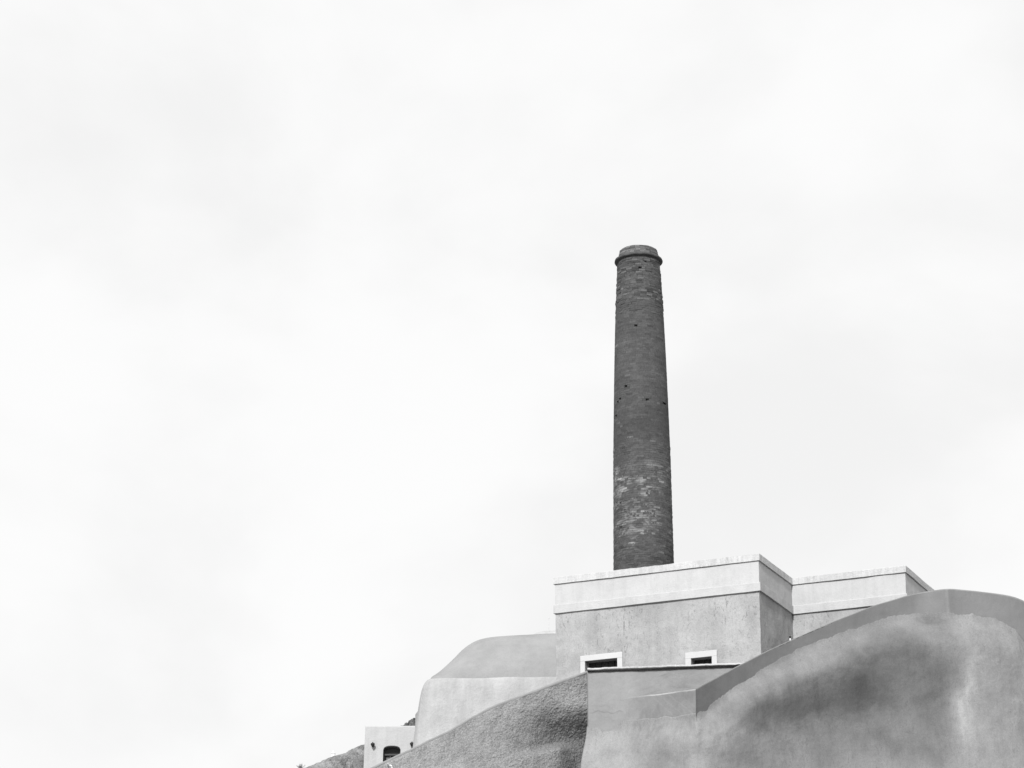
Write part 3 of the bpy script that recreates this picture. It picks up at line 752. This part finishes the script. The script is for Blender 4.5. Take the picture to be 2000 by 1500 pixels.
# smoothed plan line that the foot of the wall follows
ua = np.linspace(0, arc[-1], 600); Xs_ = smooth1(np.interp(ua, arc, Ct[:, 0]), 28, 3); Ysm = smooth1(np.interp(ua, arc, Ct[:, 1]), 28, 3)
Xf = np.interp(arc, ua, Xs_); Yf = np.interp(arc, ua, Ysm)
hs = np.concatenate([[-.02, .0, .012, .03, .05], np.arange(.07, 3.0, .026), np.linspace(3.0, 10.5, 50)])
rows = []
for h in hs:
    wq_ = sstep(1215, 1310, c_px); w = sstep(-.1, 1.15, h) * wq_ + sstep(-.1, 2.8, h) * (1 - wq_); q = Ct + (Ct2 - Ct) * float(sstep(.0, .3, h))
    q[:, 0] = q[:, 0] * (1 - w) + Xf * w; q[:, 1] = q[:, 1] * (1 - w) + (Yf - .42) * w
    lip = .004 * float(sstep(-.02, .03, h)) * sstep(1225, 1300, c_px) + .012
    q[:, 1] -= lip - .03 * (h < -.01) + .07 * h + .03 * max(0, h - 1) ** 1.5 + .10 * float(sstep(0, .6, h)) * (.25 + .75 * wq_)
    q[:, 0] -= (.13 * float(sstep(.05, 1.2, h)) + .05 * max(0, h)) * (1 - sstep(1150, 1200, c_px))
    q[:, 2] -= h - c_j * math.exp(-max(0, h) / .09); rows.append(q)
G = np.array(rows)
wt = sstep(-.02, .25, hs)[:, None]
G[..., 1] += (fbm(G, .55, 3, 121, .5) * .07 + fbm(G, 2.2, 4, 122, .55) * .014) * wt + fbm(G, 14, 2, 123) * .003
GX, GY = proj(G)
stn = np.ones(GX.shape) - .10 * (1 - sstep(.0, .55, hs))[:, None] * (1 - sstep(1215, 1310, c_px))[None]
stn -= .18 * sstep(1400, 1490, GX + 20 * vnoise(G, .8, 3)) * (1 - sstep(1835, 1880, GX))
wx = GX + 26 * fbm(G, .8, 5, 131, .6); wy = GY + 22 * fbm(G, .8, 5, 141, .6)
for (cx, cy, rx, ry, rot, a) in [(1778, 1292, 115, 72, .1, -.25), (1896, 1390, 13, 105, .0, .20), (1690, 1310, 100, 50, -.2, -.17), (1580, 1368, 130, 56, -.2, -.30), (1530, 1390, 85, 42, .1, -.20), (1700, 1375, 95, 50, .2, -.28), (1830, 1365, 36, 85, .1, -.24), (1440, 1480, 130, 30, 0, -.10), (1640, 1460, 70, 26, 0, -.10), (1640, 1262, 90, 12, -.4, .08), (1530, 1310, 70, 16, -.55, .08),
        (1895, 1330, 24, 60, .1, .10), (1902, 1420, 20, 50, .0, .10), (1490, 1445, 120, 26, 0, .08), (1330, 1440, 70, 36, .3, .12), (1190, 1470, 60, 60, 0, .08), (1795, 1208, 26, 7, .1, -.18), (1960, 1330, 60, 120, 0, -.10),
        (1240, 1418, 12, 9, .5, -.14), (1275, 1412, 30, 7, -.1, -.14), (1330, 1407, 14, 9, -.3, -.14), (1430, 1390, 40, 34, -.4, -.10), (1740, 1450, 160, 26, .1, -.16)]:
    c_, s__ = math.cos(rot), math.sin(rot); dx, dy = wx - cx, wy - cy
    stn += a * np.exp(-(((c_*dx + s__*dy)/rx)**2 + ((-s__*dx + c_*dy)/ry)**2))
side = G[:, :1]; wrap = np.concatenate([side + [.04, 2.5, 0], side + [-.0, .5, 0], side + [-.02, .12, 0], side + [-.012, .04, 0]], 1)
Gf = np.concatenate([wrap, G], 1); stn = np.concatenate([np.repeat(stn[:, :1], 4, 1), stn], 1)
grid('bulging_face', local(root, Gf), M['smooth'], root, flip=True, attrs={'stain_shading': stn})

# ------------------------------------------------------------------ small things
p = at(1543.3, 1249.5, 75.02 + .12)
e = empty('spike_lamp', tuple(float(v) for v in p)); tag(e, 'tiny black-topped garden lamp on the parapet by the building wall', 'lamp')
MB().lathe([(0, -.06), (.022, -.06), (.018, .02), (.012, .05), (0, .055)], 12).build('base', M['pipe'], e, True)
MB().lathe([(0, .045), (.02, .05), (.032, .075), (.03, .10), (.0, .115)], 12).build('head', M['dark'], e, True)
p = at(762, 1494, 73.95)
q0_, q1_, q2_ = at(757, 1492, 73.8), at(766, 1496.5, 73.75), at(765.5, 1520, 73.75)
c0 = np.array(q0_)
tb = MB().tube([tuple(np.array(v) - c0) for v in (q0_ + [-.0, .5, .02], q0_, q0_ * .5 + q1_ * .5, q1_ - (q1_ - q0_) * .12, q1_ + (q2_ - q1_) * .06, q2_)], .016, 8)
tb = tb.build('bent_pipe', M['pipe'], None, True); tb.location = tuple(float(v) for v in c0)
tag(tb, 'thin white bent pipe against the rough stucco wall below the cubic house', 'pipe')
# white pot on the ridge
p = at(650.5, 1479, 114.0); kk = FPX / float(114 * CS + p[2] * SN)
e = empty('white_turret', (float(p[0]), 114.0, float(p[2]) - .8)); tag(e, 'tiny white turret with a pointed finial peeking over the rocky ridge', 'turret')
w_ = 3.6 / kk
bevel(MB().box(-w_, w_, -w_, w_, 0, .8 + 6.5 / kk).build('body', M['bright'], e), .01)
hb = .8 + 6.5 / kk
bevel(MB().box(-w_*1.15, w_*1.15, -w_*1.15, w_*1.15, hb + .001, hb + 1.2 / kk).build('cornice', M['bright'], e), .006)
MB().lathe([(w_*.95, hb + 1.2/kk), (w_*.75, hb + 2.6/kk), (w_*.3, hb + 3.6/kk), (.012, hb + 4.2/kk), (.010, hb + 7.5/kk), (0, hb + 7.6/kk)], 14).build('finial', M['bright'], e, True)
# dry scrub plant at the foot of the ridge
p = at(588, 1503, 111.7); e = empty('scrub_bush', tuple(float(v) for v in p)); tag(e, 'small dry scrub bush on the rocky ridge at the edge of the slope', 'bush')
tw = MB(); lf = MB()
for i in range(34):
    a = random.uniform(0, 6.28); el = random.uniform(.4, 1.4); L = random.uniform(.12, .3)
    d = Vector((math.cos(a) * math.cos(el), math.sin(a) * math.cos(el), math.sin(el)))
    tw.tube([(0, 0, -.05), tuple(d * L * .5 + Vector((0, 0, .01))), tuple(d * L)], .004, 4)
    for j in range(7):
        c = d * L * random.uniform(.45, 1.05) + Vector([random.gauss(0, .015) for _ in range(3)])
        u = Vector([random.gauss(0, 1) for _ in range(3)]).normalized() * .018; v = u.orthogonal().normalized() * .009
        lf.add([c - u, c + v, c + u, c - v], [(0, 1, 2, 3)])
tw.build('twigs', M['leaf'], e); tag(lf.build('leaves', M['leaf'], e), kind='stuff')
# boulder against the little house
p = at(703, 1500, 110.4)
n1, n2 = 24, 36; th, ph = np.meshgrid(np.linspace(0, math.pi, n1), np.linspace(0, 2*math.pi, n2, endpoint=False), indexing='ij')
S = np.stack([.42*np.sin(th)*np.cos(ph), .5*np.sin(th)*np.sin(ph), .62*np.cos(th)], -1)
S *= (1 + .16 * fbm(S + 3, 1.6, 4, 8))[..., None]
bo = grid('boulder', S, M['rock'], close=True, flip=True, attrs={'stain_shading': np.full(S.shape[:2], .8)}); bo.location = (float(p[0]), 110.6, float(p[2]) - .1)
tag(bo, 'smooth grey boulder on the slope beside the cubic house', 'boulder')
